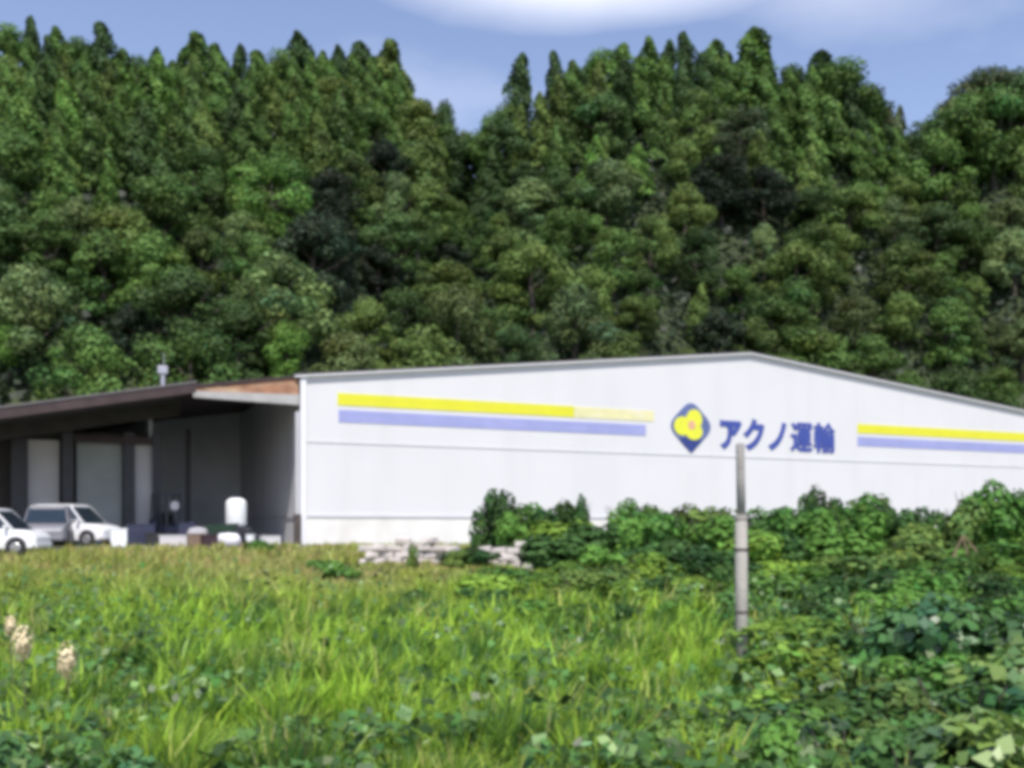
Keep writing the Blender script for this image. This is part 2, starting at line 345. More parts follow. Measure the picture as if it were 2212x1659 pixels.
dprism([(xk + .003, zk - .02), (-.16, zc0 - .05), (-.16, zc0 + .07), (xk + .003, zk + .10)], -0.06, 14.3).build('lean_to_roof', M['fascia'], dk)
zb0 = ZZ(640, 853)
dprism([(xk + .1, zk - .16), (-.16, zb0 + .02), (-.16, zc0 - .06), (xk + .1, zk - .04)], 0.0, .08).build('gable_sheet', M['rust'], dk)
for k in range(1, 9):
    x = xk + .1 + (-.26 - xk) * k / 9; a = np.interp(x, [xk, -.16], [zk - .14, zb0 + .02]); b = np.interp(x, [xk, -.16], [zk - .06, zc0 - .08])
    dbox(x - .02, x + .02, -.025, -.002, a, b).build('batten', M['rust'], dk)
dprism([(xk + .08, zk - .40), (-.16, zb0 - .42), (-.16, zb0 - .005), (xk + .08, zk - .16)], -.14, .10).build('pale_beam', M['beam'], dk)
# back walls
zt = 4.9
dprism([(XE, -.1), (-.02, -.1), (-.02, zc0 + .0), (xk, zk - .05), (XE, zE - .05)], 14.0, 14.2).build('rear_sheeting', M['dock'], dk)
xs = S(330, 5)
dbox(xs - .15, xs, 5.15, 14.0, -.1, float(np.interp(xs, [XE, xk], [zE, zk])) - .09).build('partition_wall', M['dock'], dk)
def bay(px0, px1, m, name, y0=5.0, y1=5.1, z0=-.1, z1=4.35):
    return dbox(S(px0, 5), S(px1, 5), y0, y1, z0, z1).build(name, m, dk)
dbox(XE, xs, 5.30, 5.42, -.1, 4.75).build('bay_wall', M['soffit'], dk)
bay(-560, -420, M['shutter'], 'shutter', 5.1, 5.2); bay(-380, -240, M['shutter'], 'shutter', 5.1, 5.2); bay(-200, -60, M['shutter_green'], 'shutter', 5.1, 5.2)
bay(60, 128, M['shutter'], 'shutter', 5.1, 5.2); bay(166, 264, M['shutter_green'], 'shutter', 5.1, 5.2); bay(292, 327, M['shutter'], 'shutter', 5.1, 5.2)
for k in range(1, 11):
    z = k * .42
    for a, b, m in ((60, 128, 'shutter'), (166, 264, 'shutter_green'), (292, 327, 'shutter')):
        bay(a, b, M[m], 'shutter_rib', 5.07, 5.1, z - .05, z)
for a, b in ((24, 58), (134, 158), (266, 290), (330, 346)):
    bay(a, b, M['post'], 'post', 4.7, 5.04, -.1, 4.75)
dbox(S(402, 9), S(412, 9), 9, 9.2, -.1, 5.4).build('post', M['post'], dk)
dbox(S(160, 5), xs, 4.6, 4.7, 4.28, 4.55).build('lintel', M['fascia'], dk)
# little vent on the dock roof
vt = empty('roof_vent', pt(352, 832, 40.6) - Vector((0, 0, .08)), TH, 'small pale metal vent standing on the dark dock roof', 'roof vent')
MB().tube([(0, 0, 0), (0, 0, .52)], .085, 10).build('vent_pipe', M['metal'], vt)
MB().box(-.20, .17, -.12, .12, .52, .84).build('vent_cowl', M['metal'], vt, .03)
MB().tube([(0.03, 0, .84), (0.03, 0, 1.35)], .015, 6).build('vent_rod', M['metal'], vt)
# yard
yd = MB().box(-26, 0.0, -4.3, 14, -0.05, .012).build('yard', M['gravel']); yd.location = W(0, 0); yd.rotation_euler = (0, 0, TH); tag(yd, 'gravel yard before the dock', kind='structure')

# ------------------------------------------------------------------ vehicles
def wheel(parent, x, y, z, r=.27, wd=.15):
    ty = MB().tube([(x, y - wd / 2, z), (x, y - wd / 2 + .02, z), (x, y + wd / 2 - .02, z), (x, y + wd / 2, z)], [r - .03, r, r, r - .03], 18).build('tyre', M['tyre'], parent)
    s = -1 if y < 0 else 1
    MB().tube([(x, y + s * (wd / 2 + .004), z), (x, y + s * (wd / 2 + .02), z)], [r * .62, r * .52], 14).build('rim', M['rim'], ty)
def loft(sections):
    """sections: list of (x, half width bottom, half width top, z0, z1)"""
    m = MB(); v = []
    for x, wb, wt, z0, z1 in sections: v += [(x, -wb, z0), (x, wb, z0), (x, wt, z1), (x, -wt, z1)]
    n = len(sections); f = [(0, 1, 2, 3), tuple(reversed(range(4 * n - 4, 4 * n)))]
    for i in range(n - 1):
        for j in range(4): f.append((4 * i + j, 4 * i + (j + 1) % 4, 4 * i + 4 + (j + 1) % 4, 4 * i + 4 + j))
    return m.add(v, f)
def car(loc, rz, label, paint, L_=3.5, H=1.5, boxy=False):
    t = empty('parked_car', loc, rz, label, 'car', 'cars parked before the dock')
    h = L_ / 2; wd = .74; bl = .86       # belt line
    bd = loft([(-h, wd - .10, wd - .14, .38, .78), (-h + .12, wd - .02, wd - .06, .24, bl), (-h + .9, wd, wd - .03, .22, bl + .02), (.45, wd, wd - .03, .22, bl + .01),
               (h - .62, wd, wd - .06, .22, bl - .02), (h - .14, wd - .05, wd - .12, .24, .74), (h, wd - .14, wd - .2, .34, .60)]).build('body', paint, t, .035, True)
    c0, c1, c2, c3 = (-h + .08, -h + .30, .30, .98) if not boxy else (-h + .06, -h + .16, .72, 1.12)
    loft([(c0, wd - .07, wd - .09, bl - .04, bl), (c1, wd - .07, wd - .17, bl - .04, H - .04), (c2, wd - .07, wd - .17, bl - .04, H - .04), (c3, wd - .09, wd - .12, bl - .04, bl)]).build('cabin_glass', M['glass'], t, .01, False)
    loft([(c1 - .05, wd - .17, wd - .24, H - .09, H - .03), (c1 + .2, wd - .15, wd - .24, H - .085, H), (c2 - .1, wd - .15, wd - .24, H - .085, H), (c2 + .06, wd - .17, wd - .24, H - .10, H - .04)]).build('roof', paint, t, .015, True)
    for sy in (-1, 1):
        y0 = sy * (wd - .06); y1 = sy * (wd - .155)
        def pil(xa, xb, wid):
            q = [Vector((xa, y0, bl - .02)), Vector((xa + wid, y0, bl - .02)), Vector((xb + wid, y1, H - .06)), Vector((xb, y1, H - .06))]
            m = MB(); off = Vector((0, sy * .018, .0)); m.add([p + off for p in q] + [p - off for p in q], [(0, 1, 2, 3), (7, 6, 5, 4), (0, 4, 5, 1), (1, 5, 6, 2), (2, 6, 7, 3), (3, 7, 4, 0)])
            m.build('pillar', paint, t)
        pil(c3 - .12, c2 - .04, .08); pil((c1 + c2) / 2 + .1, (c1 + c2) / 2 + .1, .09); pil(c0 + .02, c1 - .02, .20 if not boxy else .12)
        MB().box(-.25, -.13, sy * (wd + .002) - .01, sy * (wd + .002) + .01, .70, .73).build('door_handle', M['trim'], t)
        MB().box(c3 - .30, c3 - .20, sy * (wd + .01), sy * (wd + .13), bl + .0, bl + .13).build('mirror', paint, t, .02)
        MB().box(h - .22, h - .06, sy * (wd - .30) - .10, sy * (wd - .30) + .10, .55, .68).build('headlight', M['lamp'], t, .03)
        MB().box(-h - .012, -h + .09, sy * (wd - .22) - .07, sy * (wd - .22) + .07, .60, .78).build('tail_light', M['orange_lens'], t, .02)
        for x in (-h + .55, h - .58):
            wheel(t, x, sy * (wd - .06), .27)
            MB().tube([(x, sy * (wd - .075), .29), (x, sy * (wd + .004), .29)], .325, 18).build('wheel_arch', M['tyre'], t)
    MB().box(h - .10, h + .03, -wd + .16, wd - .16, .25, .42).build('bumper', paint, t, .04)
    MB().box(-h - .03, -h + .10, -wd + .14, wd - .14, .27, .44).build('bumper', paint, t, .04)
    return t
def gz(x, y): return float(ground(x, y))
p = pt(-14, 1100, 33.0); car((p.x, p.y, gz(p.x, p.y) + .10), R(2), 'white hatchback cut off by the left edge of the photo', M['carwhite'], 3.2, 1.52)
p = pt(158, 1100, 38.6); car((p.x, p.y, .012), R(-12), 'white compact car partly behind the silver one, hood to the right', M['carwhite'], 3.3, 1.56)
p = pt(104, 1100, 35.4); car((p.x, p.y, .012), R(-70), 'dusty silver hatchback parked nose first toward the meadow between the white cars', M['carsilver'], 3.1, 1.42)

# forklift in the dock
fk_at = W(S(365, 3.2), 3.2, .012)
t = empty('forklift', fk_at, TH + R(-78), 'dark blue forklift with round lamp parked under the dock canopy', 'forklift')
MB().box(-1.0, .45, -.52, .52, .22, .78).build('chassis', M['navybox'], t, .05)
MB().box(-1.15, -.55, -.50, .50, .30, 1.05).build('counterweight', M['navybox'], t, .10)
MB().box(-.55, -.05, -.26, .26, .78, .92).build('seat', M['tyre'], t, .04)
MB().box(-.60, -.48, -.26, .26, .92, 1.35).build('backrest', M['tyre'], t, .04)
g = MB()
for sy in (-.46, .46):
    g.tube([(-.95, sy, 1.0), (-.75, sy, 2.1), (.15, sy, 2.1), (.42, sy, .8)], .035, 6)
for x in (-.6, -.3, 0): g.box(x - .03, x + .03, -.46, .46, 2.08, 2.12)
g.build('overhead_guard', M['post'], t)
for sy in (-.3, .3): MB().box(.52, .64, sy - .05, sy + .05, .08, 2.2).build('mast_rail', M['post'], t)
for z in (.5, 1.3, 2.1): MB().box(.53, .63, -.25, .25, z, z + .09).build('mast_crossbar', M['post'], t)
for sy in (-.25, .25): MB().box(.66, 1.6, sy - .06, sy + .06, .08, .12).build('fork', M['post'], t)
MB().box(.655, .69, -.42, .42, .15, .75).build('fork_carriage', M['navybox'], t)
MB().tube([(.10, .0, 1.10), (.06, 0, 1.13)], .17, 14).build('steering_wheel', M['tyre'], t)
MB().tube([(.65, .0, 1.60), (.72, 0, 1.60)], [.16, .19], 16).build('lamp', M['lamp'], t)
for x in (-.75, .28):
    for sy in (-.5, .5): wheel(t, x, sy, .26, .26, .18)

# clutter before the dock
def sack(loc, sx, sy, sz, m, label, rz=0):
    mb = MB(); n, k = 7, 12
    rings = []
    for i in range(n):
        a = -math.pi / 2 + math.pi * i / (n - 1); c = max(.03, abs(math.cos(a)) ** .5); z = (math.sin(a) * .5 + .5) * sz
        rings += [(sx * c * math.copysign(abs(math.cos(q)) ** .7, math.cos(q)) * (1 + .08 * math.sin(3 * q + i)), sy * c * math.copysign(abs(math.sin(q)) ** .7, math.sin(q)), z) for q in [2 * math.pi * j / k for j in range(k)]]
    fs = [(i * k + j, i * k + (j + 1) % k, (i + 1) * k + (j + 1) % k, (i + 1) * k + j) for i in range(n - 1) for j in range(k)] + [tuple(range(k - 1, -1, -1)), tuple(range((n - 1) * k, n * k))]
    mb.add(rings, fs); o = mb.build('sack', m, None, 0, True); o.location = loc; o.rotation_euler = (0, 0, rz); return tag(o, label, 'sack', 'sacks before the dock')
def on(px, Y, dz=0.0):
    q = pt(px, 1100, Y); return Vector((q.x, q.y, max(gz(q.x, q.y), .012) + dz))
# white tank on a dark stand
t = empty('water_tank', on(510, 41.5), TH, 'upright white plastic tank on a dark stand beside the sunlit side wall', 'tank')
tk = MB()
prof = [(.30, .90), (.46, .93), (.50, 1.02), (.50, 1.80), (.46, 1.96), (.30, 2.06), (.14, 2.08)]
k = 20; vs = [(r * math.cos(2 * math.pi * j / k), r * math.sin(2 * math.pi * j / k), z - .18) for r, z in prof for j in range(k)]
tk.add(vs, [(i * k + j, i * k + (j + 1) % k, (i + 1) * k + (j + 1) % k, (i + 1) * k + j) for i in range(len(prof) - 1) for j in range(k)] + [tuple(range(k - 1, -1, -1)), tuple(range((len(prof) - 1) * k, len(prof) * k))])
[tk.v.__setitem__(i, (v[0] * .84, v[1] * .84, v[2])) for i, v in enumerate(tk.v)]
tk.build('tank_body', M['plastic'], t, 0, True)
MB().tube([(0, 0, 1.89), (0, 0, 1.96)], .15, 14).build('tank_lid', M['navybox'], t)
MB().box(-.46, .46, -.46, .46, .64, .715).build('stand_top', M['post'], t)
for x in (-.4, .4):
    for y in (-.4, .4): MB().box(x - .04, x + .04, y - .04, y + .04, -.02, .64).build('leg', M['post'], t)
# wheelbarrow
t = empty('wheelbarrow', on(478, 39.2), TH + R(160), 'dark green wheelbarrow in front of the white tank', 'wheelbarrow')
MB().add([(-.45, -.22, .45), (.35, -.18, .40), (.35, .18, .40), (-.45, .22, .45), (-.62, -.36, .86), (.60, -.30, .80), (.60, .30, .80), (-.62, .36, .86)],
         [(0, 1, 2, 3), (0, 4, 5, 1), (1, 5, 6, 2), (2, 6, 7, 3), (3, 7, 4, 0)]).build('tray', M['greenpaint'], t)
for sy in (-1, 1):
    MB().tube([(.75, sy * .06, .2), (.2, sy * .22, .38), (-.5, sy * .28, .44), (-1.1, sy * .30, .66)], .02, 6).build('handle', M['post'], t)
    MB().tube([(-.35, sy * .26, .42), (-.42, sy * .28, 0)], .018, 6).build('leg', M['post'], t)
wheel(t, .78, 0, .2, .2, .07)
sack(on(428, 39.6), .42, .30, .72, M['bag'], 'grey upright sack left of the wheelbarrow')
sack(on(494, 38.2), .46, .28, .50, M['bagwhite'], 'plump white sack in the sun in front of the white tank')
def crate(px, Y, w_, d_, h_, m, label, name='storage_box', cat='box', rz=0):
    t = empty(name, on(px, Y), TH + rz, label, cat, 'boxes before the dock')
    MB().box(-w_ / 2, w_ / 2, -d_ / 2, d_ / 2, 0, h_).build('box_body', m, t, .015)
    MB().box(-w_ / 2 - .015, w_ / 2 + .015, -d_ / 2 - .015, d_ / 2 + .015, h_ + .002, h_ + .05).build('lid', m, t, .01)
crate(424, 38.0, .62, .5, .42, M['card'], 'brown cardboard box below the grey upright sack')
crate(452, 37.6, .5, .45, .40, M['redbrown'], 'dark red box right of the brown cardboard box', rz=R(12))
crate(303, 39.0, 1.0, .7, .78, M['navybox'], 'large dark blue bin between the cars and the forklift', 'storage_bin', 'bin')
crate(330, 38.2, .5, .45, .45, M['tyre'], 'small black box right of the large dark blue bin', rz=R(-10))
crate(374, 38.6, 1.1, .7, .36, M['shutter'], 'low grey crate on the ground before the forklift')
crate(256, 37.2, .55, .45, .62, M['plastic'], 'white upright box right of the hood of the white compact car')
def bucket(px, Y, m, label, r=.16, h=.34):
    t = empty('bucket', on(px, Y), 0, label, 'bucket', 'buckets by the side wall')
    MB().tube([(0, 0, 0), (0, 0, h)], [r * .8, r], 16).build('bucket_body', m, t)
    MB().tube([(0, 0, h), (0, 0, h + .02)], [r + .015, r + .015], 16).build('rim', m, t)
    MB().tube([(-r, 0, h), (-r * .6, 0, h + .12), (0, 0, h + .17), (r * .6, 0, h + .12), (r, 0, h)], .008, 5).build('handle', M['post'], t)
crate(583, 38.4, .7, .5, .34, M['shutter'], 'low pale grey box near the corner of the white warehouse')
crate(402, 40.0, .6, .5, .85, M['navybox'], 'upright dark blue locker left of the grey upright sack', 'storage_locker', 'locker')
bucket(541, 38.6, M['plastic'], 'white bucket at the foot of the side wall', .19, .42)
bucket(564, 38.6, M['post'], 'dark bucket right of the white bucket', .17, .40)

# ------------------------------------------------------------------ concrete post in the meadow
pb = pt(1601, 1410, 13.2)
t = empty('concrete_post', (pb.x, pb.y, gz(pb.x, pb.y) - .1), 0, 'tall weathered grey post with a thicker pale lower half in the meadow', 'post')
ztop = pt(0, 957, 13.2).z - t.location.z; zmid = pt(0, 1112, 13.2).z - t.location.z
m = MB(); k = 10
m.tube([(.01, 0, -.2), (.005, 0, zmid * .5), (.0, 0, zmid)], [.086, .082, .078], k).build('lower_post', M['concrete'], t, 0, True)
MB().tube([(.00, 0, zmid + .002), (-.005, .01, zmid + .5), (-.012, .01, ztop - .03), (-.012, .01, ztop)], [.060, .058, .056, .045], k).build('upper_post', M['concrete_old'], t, 0, True)
MB().tube([(0, 0, zmid - .06), (0, 0, zmid + .0)], [.088, .084], k).build('collar', M['concrete'], t)
for z in (zmid * .45, zmid * .8): MB().tube([(0.003, 0, z), (0.003, 0, z + .03)], [.088, .088], k).build('wire_band', M['brown'], t)

# ------------------------------------------------------------------ broken block wall in front of the warehouse
bw = empty('block_wall', (0, 0, 0), 0, 'low crumbling wall of tumbled pinkish blocks at the foot of the warehouse front', 'wall')
A = W(S(775), -5.0); B = W(S(1175), -4.0)
A = pt(785, 1200, 30.5); B = pt(1170, 1200, 29.0)
d = (B - A); d.z = 0; n_ = 12; ln = d.length / n_; ang = math.atan2(d.y, d.x)
proto = {}
for row in range(4):
    for i in range(n_):
        q = random.random()
        if row == 3 and q < .72: continue
        if row == 2 and q < .2: continue
        if row == 1 and q < .02: continue
        key = random.randrange(4)
        if key not in proto:
            mb = MB(); j = lambda: random.uniform(-.035, .035); hx = ln / 2 - .012
            mb.add([(sx * hx + j(), sy * .10 + j(), z + j()) for z in (.006, .222) for sy in (-1, 1) for sx in (-1, 1)], [(0, 2, 3, 1), (4, 5, 7, 6), (0, 1, 5, 4), (2, 6, 7, 3), (0, 4, 6, 2), (1, 3, 7, 5)])
            o = mb.build('block', M['block'], bw, .03); proto[key] = o.data; first = o
        else:
            first = bpy.data.objects.new('block', proto[key]); COL.objects.link(first); first.parent = bw
        c = A + d * ((i + .5 + (.5 if row % 2 else 0) - .25) / n_)
        first.location = (c.x + random.uniform(-.02, .02), c.y + random.uniform(-.05, .05), gz(c.x, c.y) - .04 + .205 * row)
        first.scale = (random.uniform(.9, 1.06), random.uniform(.8, 1.5), random.uniform(.8, 1.0)); first.rotation_euler = (random.uniform(-.12, .12), random.uniform(-.10, .10), ang + random.uniform(-.18, .18))

# ------------------------------------------------------------------ foliage meshes
def quads(c, nrm, size, aspect=1.0, tint=None, roll=None):
    """leaf-sized four-cornered faces at c with normals nrm"""
    n = len(c); nrm = nrm / (np.linalg.norm(nrm, axis=1, keepdims=True) + 1e-9)
    r = RNG.normal(size=(n, 3)) if roll is None else roll; u = np.cross(nrm, r); u /= np.linalg.norm(u, axis=1, keepdims=True) + 1e-9
    v = np.cross(nrm, u); s = size[:, None] if hasattr(size, '__len__') else size
    j = lambda: RNG.uniform(.75, 1.2, (n, 1))
    P = np.stack([c + u * s * .5 * aspect * j(), c + v * s * .5 * j() + nrm * s * .10, c - u * s * .5 * aspect * j(), c - v * s * .5 * j() + nrm * s * .10], 1).reshape(-1, 3)
    f = np.arange(4 * n); T = None if tint is None else np.repeat(tint, 4, 0)
    return P, f, np.full(n, 4), T
def lobes_cloud(lobes, n, size, base, light=.35, up=.3, shell=.55, sag=0.0):
    w_ = np.array([l[3] ** 2 for l in lobes]); w_ /= w_.sum(); cnt = np.maximum(6, (w_ * n).astype(int)); Cs, Ns, Ts = [], [], []
    for (x, y, z, r, fz), k in zip(lobes, cnt):
        d = RNG.normal(size=(k, 3)); d /= np.linalg.norm(d, axis=1, keepdims=True)
        rr = r * (shell + (1.08 - shell) * RNG.random(k) ** .6)
        p = d * rr[:, None] * np.array([1, 1, fz]); Cs.append(p + (x, y, z))
        Ns.append(d + RNG.normal(size=(k, 3)) * .38 + (0, 0, up))
        t = 1 + RNG.normal() * .32 + RNG.normal(size=k) * light * .3
        hue = RNG.normal() * .10 + RNG.normal(size=k) * .08
        t = np.clip(t, .4, 1.9)
        Ts.append(np.stack([base[0] * t * (1 + hue), base[1] * t, base[2] * t * (1 - hue)], 1))
    return np.concatenate(Cs), np.concatenate(Ns), np.clip(np.concatenate(Ts), 0.002, 1)
def broadleaf_mesh(seed, H=9.0, Rr=3.6, n=2600, size=.36):
    random.seed(seed); lobes = []
    for i in range(30):
        a = random.random() * 6.283; t = random.random(); zz = H * (.20 + .66 * t); rad = Rr * (.25 + .6 * random.random()) * math.sqrt(max(.1, 1 - (2.0 * t - .9) ** 2 * .8))
        lobes.append((rad * math.cos(a), rad * math.sin(a), zz, Rr * random.uniform(.20, .40), random.uniform(.55, .8)))
    lobes.append((0, 0, H * .86, Rr * .42, .75))
    c, nn, tt = lobes_cloud(lobes, n, size, (1, 1, 1), .5)
    return np_mesh('crown', *quads(c, nn, RNG.uniform(.6, 1.3, len(c)) * size, .7, tt)[:3], M['leaf'], np.repeat(tt, 4, 0))
def conifer_mesh(seed, H=13.0, Rr=2.1, n=2600, size=.46, spire=False):
    random.seed(seed); u = RNG.random(n) ** (.75 if spire else .9); z = H * (.08 + .915 * u)
    f = 1 - z / H; prof = Rr * (f ** (.75 if spire else .50)) * (1.0 if spire else 1.05); a = RNG.random(n) * 6.283
    whirl = .82 + .20 * np.sin(z * 2.3 + a * 2 + seed) + .22 * np.sin(a * 3 + seed * 1.7 + z * .6) + .10 * np.sin(a * 7 - z * 1.4)
    rr = prof * np.clip(whirl, .3, 1.3) * (RNG.random(n) ** .34)
    lx, ly = .35 * np.sin(z * .5 + seed), .3 * np.cos(z * .4 + seed)
    c = np.stack([rr * np.cos(a) + lx, rr * np.sin(a) + ly, z - .12 * rr], 1)
    nn = np.stack([np.cos(a), np.sin(a), np.full(n, .5)], 1) + RNG.normal(size=(n, 3)) * .6
    t = np.clip(.95 + .25 * np.sin(z * 1.5 + a * 2 + seed) + RNG.normal(size=n) * .2, .4, 1.7); hue = RNG.normal(size=n) * .08
    tt = np.clip(np.stack([t * (1 + hue), t, t * (1 - hue)], 1), .05, 3)
    return np_mesh('crown', *quads(c, nn, RNG.uniform(.6, 1.3, n) * size * (.75 + .35 * f), 1.0, tt)[:3], M['leaf'], np.repeat(tt, 4, 0))
def trunk_mesh(H, r, limbs, seed):
    random.seed(seed); m = MB(); m.tube([(0, 0, -1.5), (.1, 0, H * .3), (0, .1, H * .6), (.05, 0, H * .9)], [r * 1.2, r, r * .65, r * .2], 7)
    for i in range(limbs):
        a = random.random() * 6.28; z = H * random.uniform(.3, .6); l_ = H * random.uniform(.2, .32)
        m.tube([(0, 0, z), (math.cos(a) * l_ * .5, math.sin(a) * l_ * .5, z + l_ * .35), (math.cos(a) * l_, math.sin(a) * l_, z + l_ * .8)], [r * .45, r * .3, r * .1], 5)
    me = bpy.data.meshes.new('trunk'); me.from_pydata(m.v, [], m.f); me.materials.append(M['bark']); return me
BROAD = [(broadleaf_mesh(s, 9.0, rr, 5600), trunk_mesh(9, .24, 5, s)) for s, rr in ((1, 3.6), (2, 3.2), (3, 4.0), (4, 3.4), (5, 3.0), (6, 3.7))]
CONI = [(conifer_mesh(s, 11, rr, 4200, .40), trunk_mesh(11, .22, 0, s)) for s, rr in ((11, 2.5), (12, 2.2), (13, 2.8), (14, 2.4), (15, 2.6))]
SPIRE = [(conifer_mesh(s, 13, rr, 2600, .42, True), trunk_mesh(13, .2, 0, s)) for s, rr in ((16, 2.1), (17, 1.9))]
def tree(kind, X, Y, z, sc, rz, col, label, group, name, top=None, wide=1.0):
    cm, tm = random.choice({'b': BROAD, 'c': CONI, 's': SPIRE}[kind])
    t = empty(name, (X, Y, z), rz, label, 'tree', group)
    h0 = {'b': 9.0, 'c': 11.0, 's': 13.0}[kind]
    if top is not None: sc = (top - z) / (h0 * (.99 if kind != 'b' else .985))
    t.scale = (sc * wide, sc * wide, sc)
    c = link('crown', cm, t); c.color = (*lit(col, 1.25), 1); link('trunk', tm, t); return t

GREEN = (.090, .165, .038); DEEP = (.048, .092, .030); OLIVE = (.115, .168, .042); GREY = (.085, .118, .054); SHADE_DARK = (.020, .032, .018); PALE = (.160, .225, .082); BRIGHT = (.110, .215, .040); BROWN = (.100, .125, .050)
# trees one can pick out against the sky: px, py of the tip, kind, colour, width, label
SKYTREES = [
 (-60, 40, 'b', GREEN, 1, 'broad green tree on the ridge at the left edge of the photo'),
 (18, 48, 'b', GREEN, 1, 'broad green tree on the ridge just left of the thin dark spire tree'),
 (70, 34, 'c', DEEP, .72, 'thin dark spire shaped conifer on the far left ridge'),
 (128, 62, 'c', GREEN, 1.2, 'bushy green conifer between the two dark spires on the left ridge'),
 (170, 82, 'b', GREEN, .8, 'small round green tree on the left ridge before the second dark spire'),
 (214, 50, 'c', DEEP, 1.0, 'dark pointed conifer, second spire from the left on the ridge'),
 (262, 105, 'c', GREEN, 1.1, 'low green conifer right of the second dark spire'),
 (300, 120, 'b', DEEP, .8, 'low round tree in the dip of the left ridge'),
 (343, 103, 'c', DEEP, .9, 'small dark cone in the dip of the left ridge'),
 (385, 112, 'c', GREEN, 1, 'short green conifer left of the double headed ridge tree'),
 (424, 76, 'c', GREEN, 1.5, 'wide pointed conifer standing above its neighbours on the left ridge'),
 (470, 98, 'c', GREEN, 1.0, 'green conifer right of the wide pointed one on the left ridge'),
 (512, 96, 'c', DEEP, .8, 'dark narrow conifer in the middle of the left ridge'),
 (560, 112, 'c', GREEN, 1.3, 'level topped conifer left of the tall dark cone on the ridge'),
 (605, 106, 'b', GREEN, .9, 'round green tree against the left foot of the tall dark cone'),
 (650, 72, 'c', DEEP, 1.3, 'tall dark cone shaped tree on the ridge above the dock roof'),
 (700, 108, 'c', GREEN, 1, 'green conifer right of the tall dark cone'),
 (735, 100, 'c', DEEP, 1, 'dark conifer in the close group at the right end of the left ridge'),
 (775, 92, 'c', DEEP, 1.2, 'dark rounded conifer, middle of the close group before the gap'),
 (835, 88, 'c', OLIVE, 1.5, 'olive conifer at the right end of the left ridge beside the gap'),
 (872, 150, 'c', OLIVE, 1.3, 'olive conifer stepping down into the gap in the ridge'),
 (918, 214, 'b', DEEP, .5, 'small dark tree low in the gap in the ridge, the left one'),
 (962, 214, 'b', DEEP, .45, 'small blackish round tree low in the gap in the ridge'),
 (1004, 278, 'b', OLIVE, .5, 'lowest olive tree at the bottom of the ridge gap'),
 (1052, 248, 'b', GREEN, .6, 'green tree rising from the gap toward the two lone spires'),
 (1090, 222, 'b', GREEN, .8, 'green tree under the left one of the two lone spires'),
 (1130, 116, 'c', DEEP, .85, 'left one of the two lone dark spires right of the ridge gap'),
 (1193, 112, 'c', DEEP, .72, 'right one of the two lone dark spires right of the ridge gap'),
 (1240, 130, 'c', GREEN, 1.2, 'green conifer right of the two lone spires'),
 (1300, 108, 'b', BRIGHT, 1, 'light green round tree on the left shoulder of the middle hilltop'),
 (1350, 94, 'c', GREEN, 1.2, 'green conifer left of the middle hilltop crest'),
 (1400, 84, 'c', GREEN, 1.1, 'even green conifer on the middle hilltop crest'),
 (1440, 86, 'c', DEEP, 1, 'dark conifer on the middle hilltop, left of its crest spire'),
 (1482, 68, 'c', DEEP, .9, 'dark crest spire of the middle hilltop, the left of two peaks'),
 (1545, 86, 'c', GREEN, 1.2, 'green conifer between the two peaks of the middle hilltop'),
 (1614, 64, 'c', GREEN, 1.5, 'broad pointed conifer, the right of two peaks of the middle hilltop'),
 (1662, 104, 'c', DEEP, 1, 'dark conifer stepping down right of the middle hilltop peaks'),
 (1710, 140, 'b', DEEP, .9, 'dark tree in the notch right of the middle hilltop'),
 (1772, 116, 'c', DEEP, 1.5, 'wide dark pointed tree right of the notch'),
 (1825, 134, 'b', GREEN, 1.2, 'big rounded green tree falling away right of the notch'),
 (1868, 178, 'b', DEEP, 1, 'dark rounded tree on the right flank of the middle hill'),
 (1915, 224, 'b', BROWN, .6, 'sparse brownish tree at the left rim of the right hand gap'),
 (1942, 228, 'c', GREY, .6, 'thin greyish tree standing in the right hand sky gap'),
 (1985, 262, 'b', DEEP, .8, 'dark tree at the bottom right of the right hand sky gap'),
 (2030, 235, 'b', GREEN, .9, 'green tree climbing right of the right hand sky gap'),
 (2085, 182, 'b', BROWN, 1, 'brownish round tree on the right hill, left of its crest'),
 (2135, 148, 'b', GREY, 1.1, 'greyish brown round tree on the crest of the right hill'),
 (2200, 146, 'b', DEEP, 1.1, 'dark round tree on the crest at the right edge of the photo'),
 (2290, 140, 'b', GREEN, 1.1, 'green round tree on the crest just outside the right edge'),
]
random.seed(21)
for px, py, kd, colr, wd, lab in SKYTREES:
    Y = RIDGE - random.uniform(1, 5); q = pt(px, py, Y); z = gz(q.x, q.y)
    if q.z - z < 7: z = q.z - 7.5
    v = random.uniform(.85, 1.12)
    tree(kd, q.x, Y, z, 1, random.random() * 6.28, [c * v * (.8 if kd == 's' else 1) for c in colr], lab, 'trees on the ridge line', 'broadleaf_tree' if kd == 'b' else 'conifer_tree', top=q.z, wide=wd)
def proj(X, Y, z): return 1106 + X / Y * 2212, 1140 - (z - CAMZ) / Y * 2212
def roofline(px): return float(np.interp(px, [-200, 0, 410, 653, 1620, 2212, 2400], [900, 882, 838, 808, 762, 888, 925]))
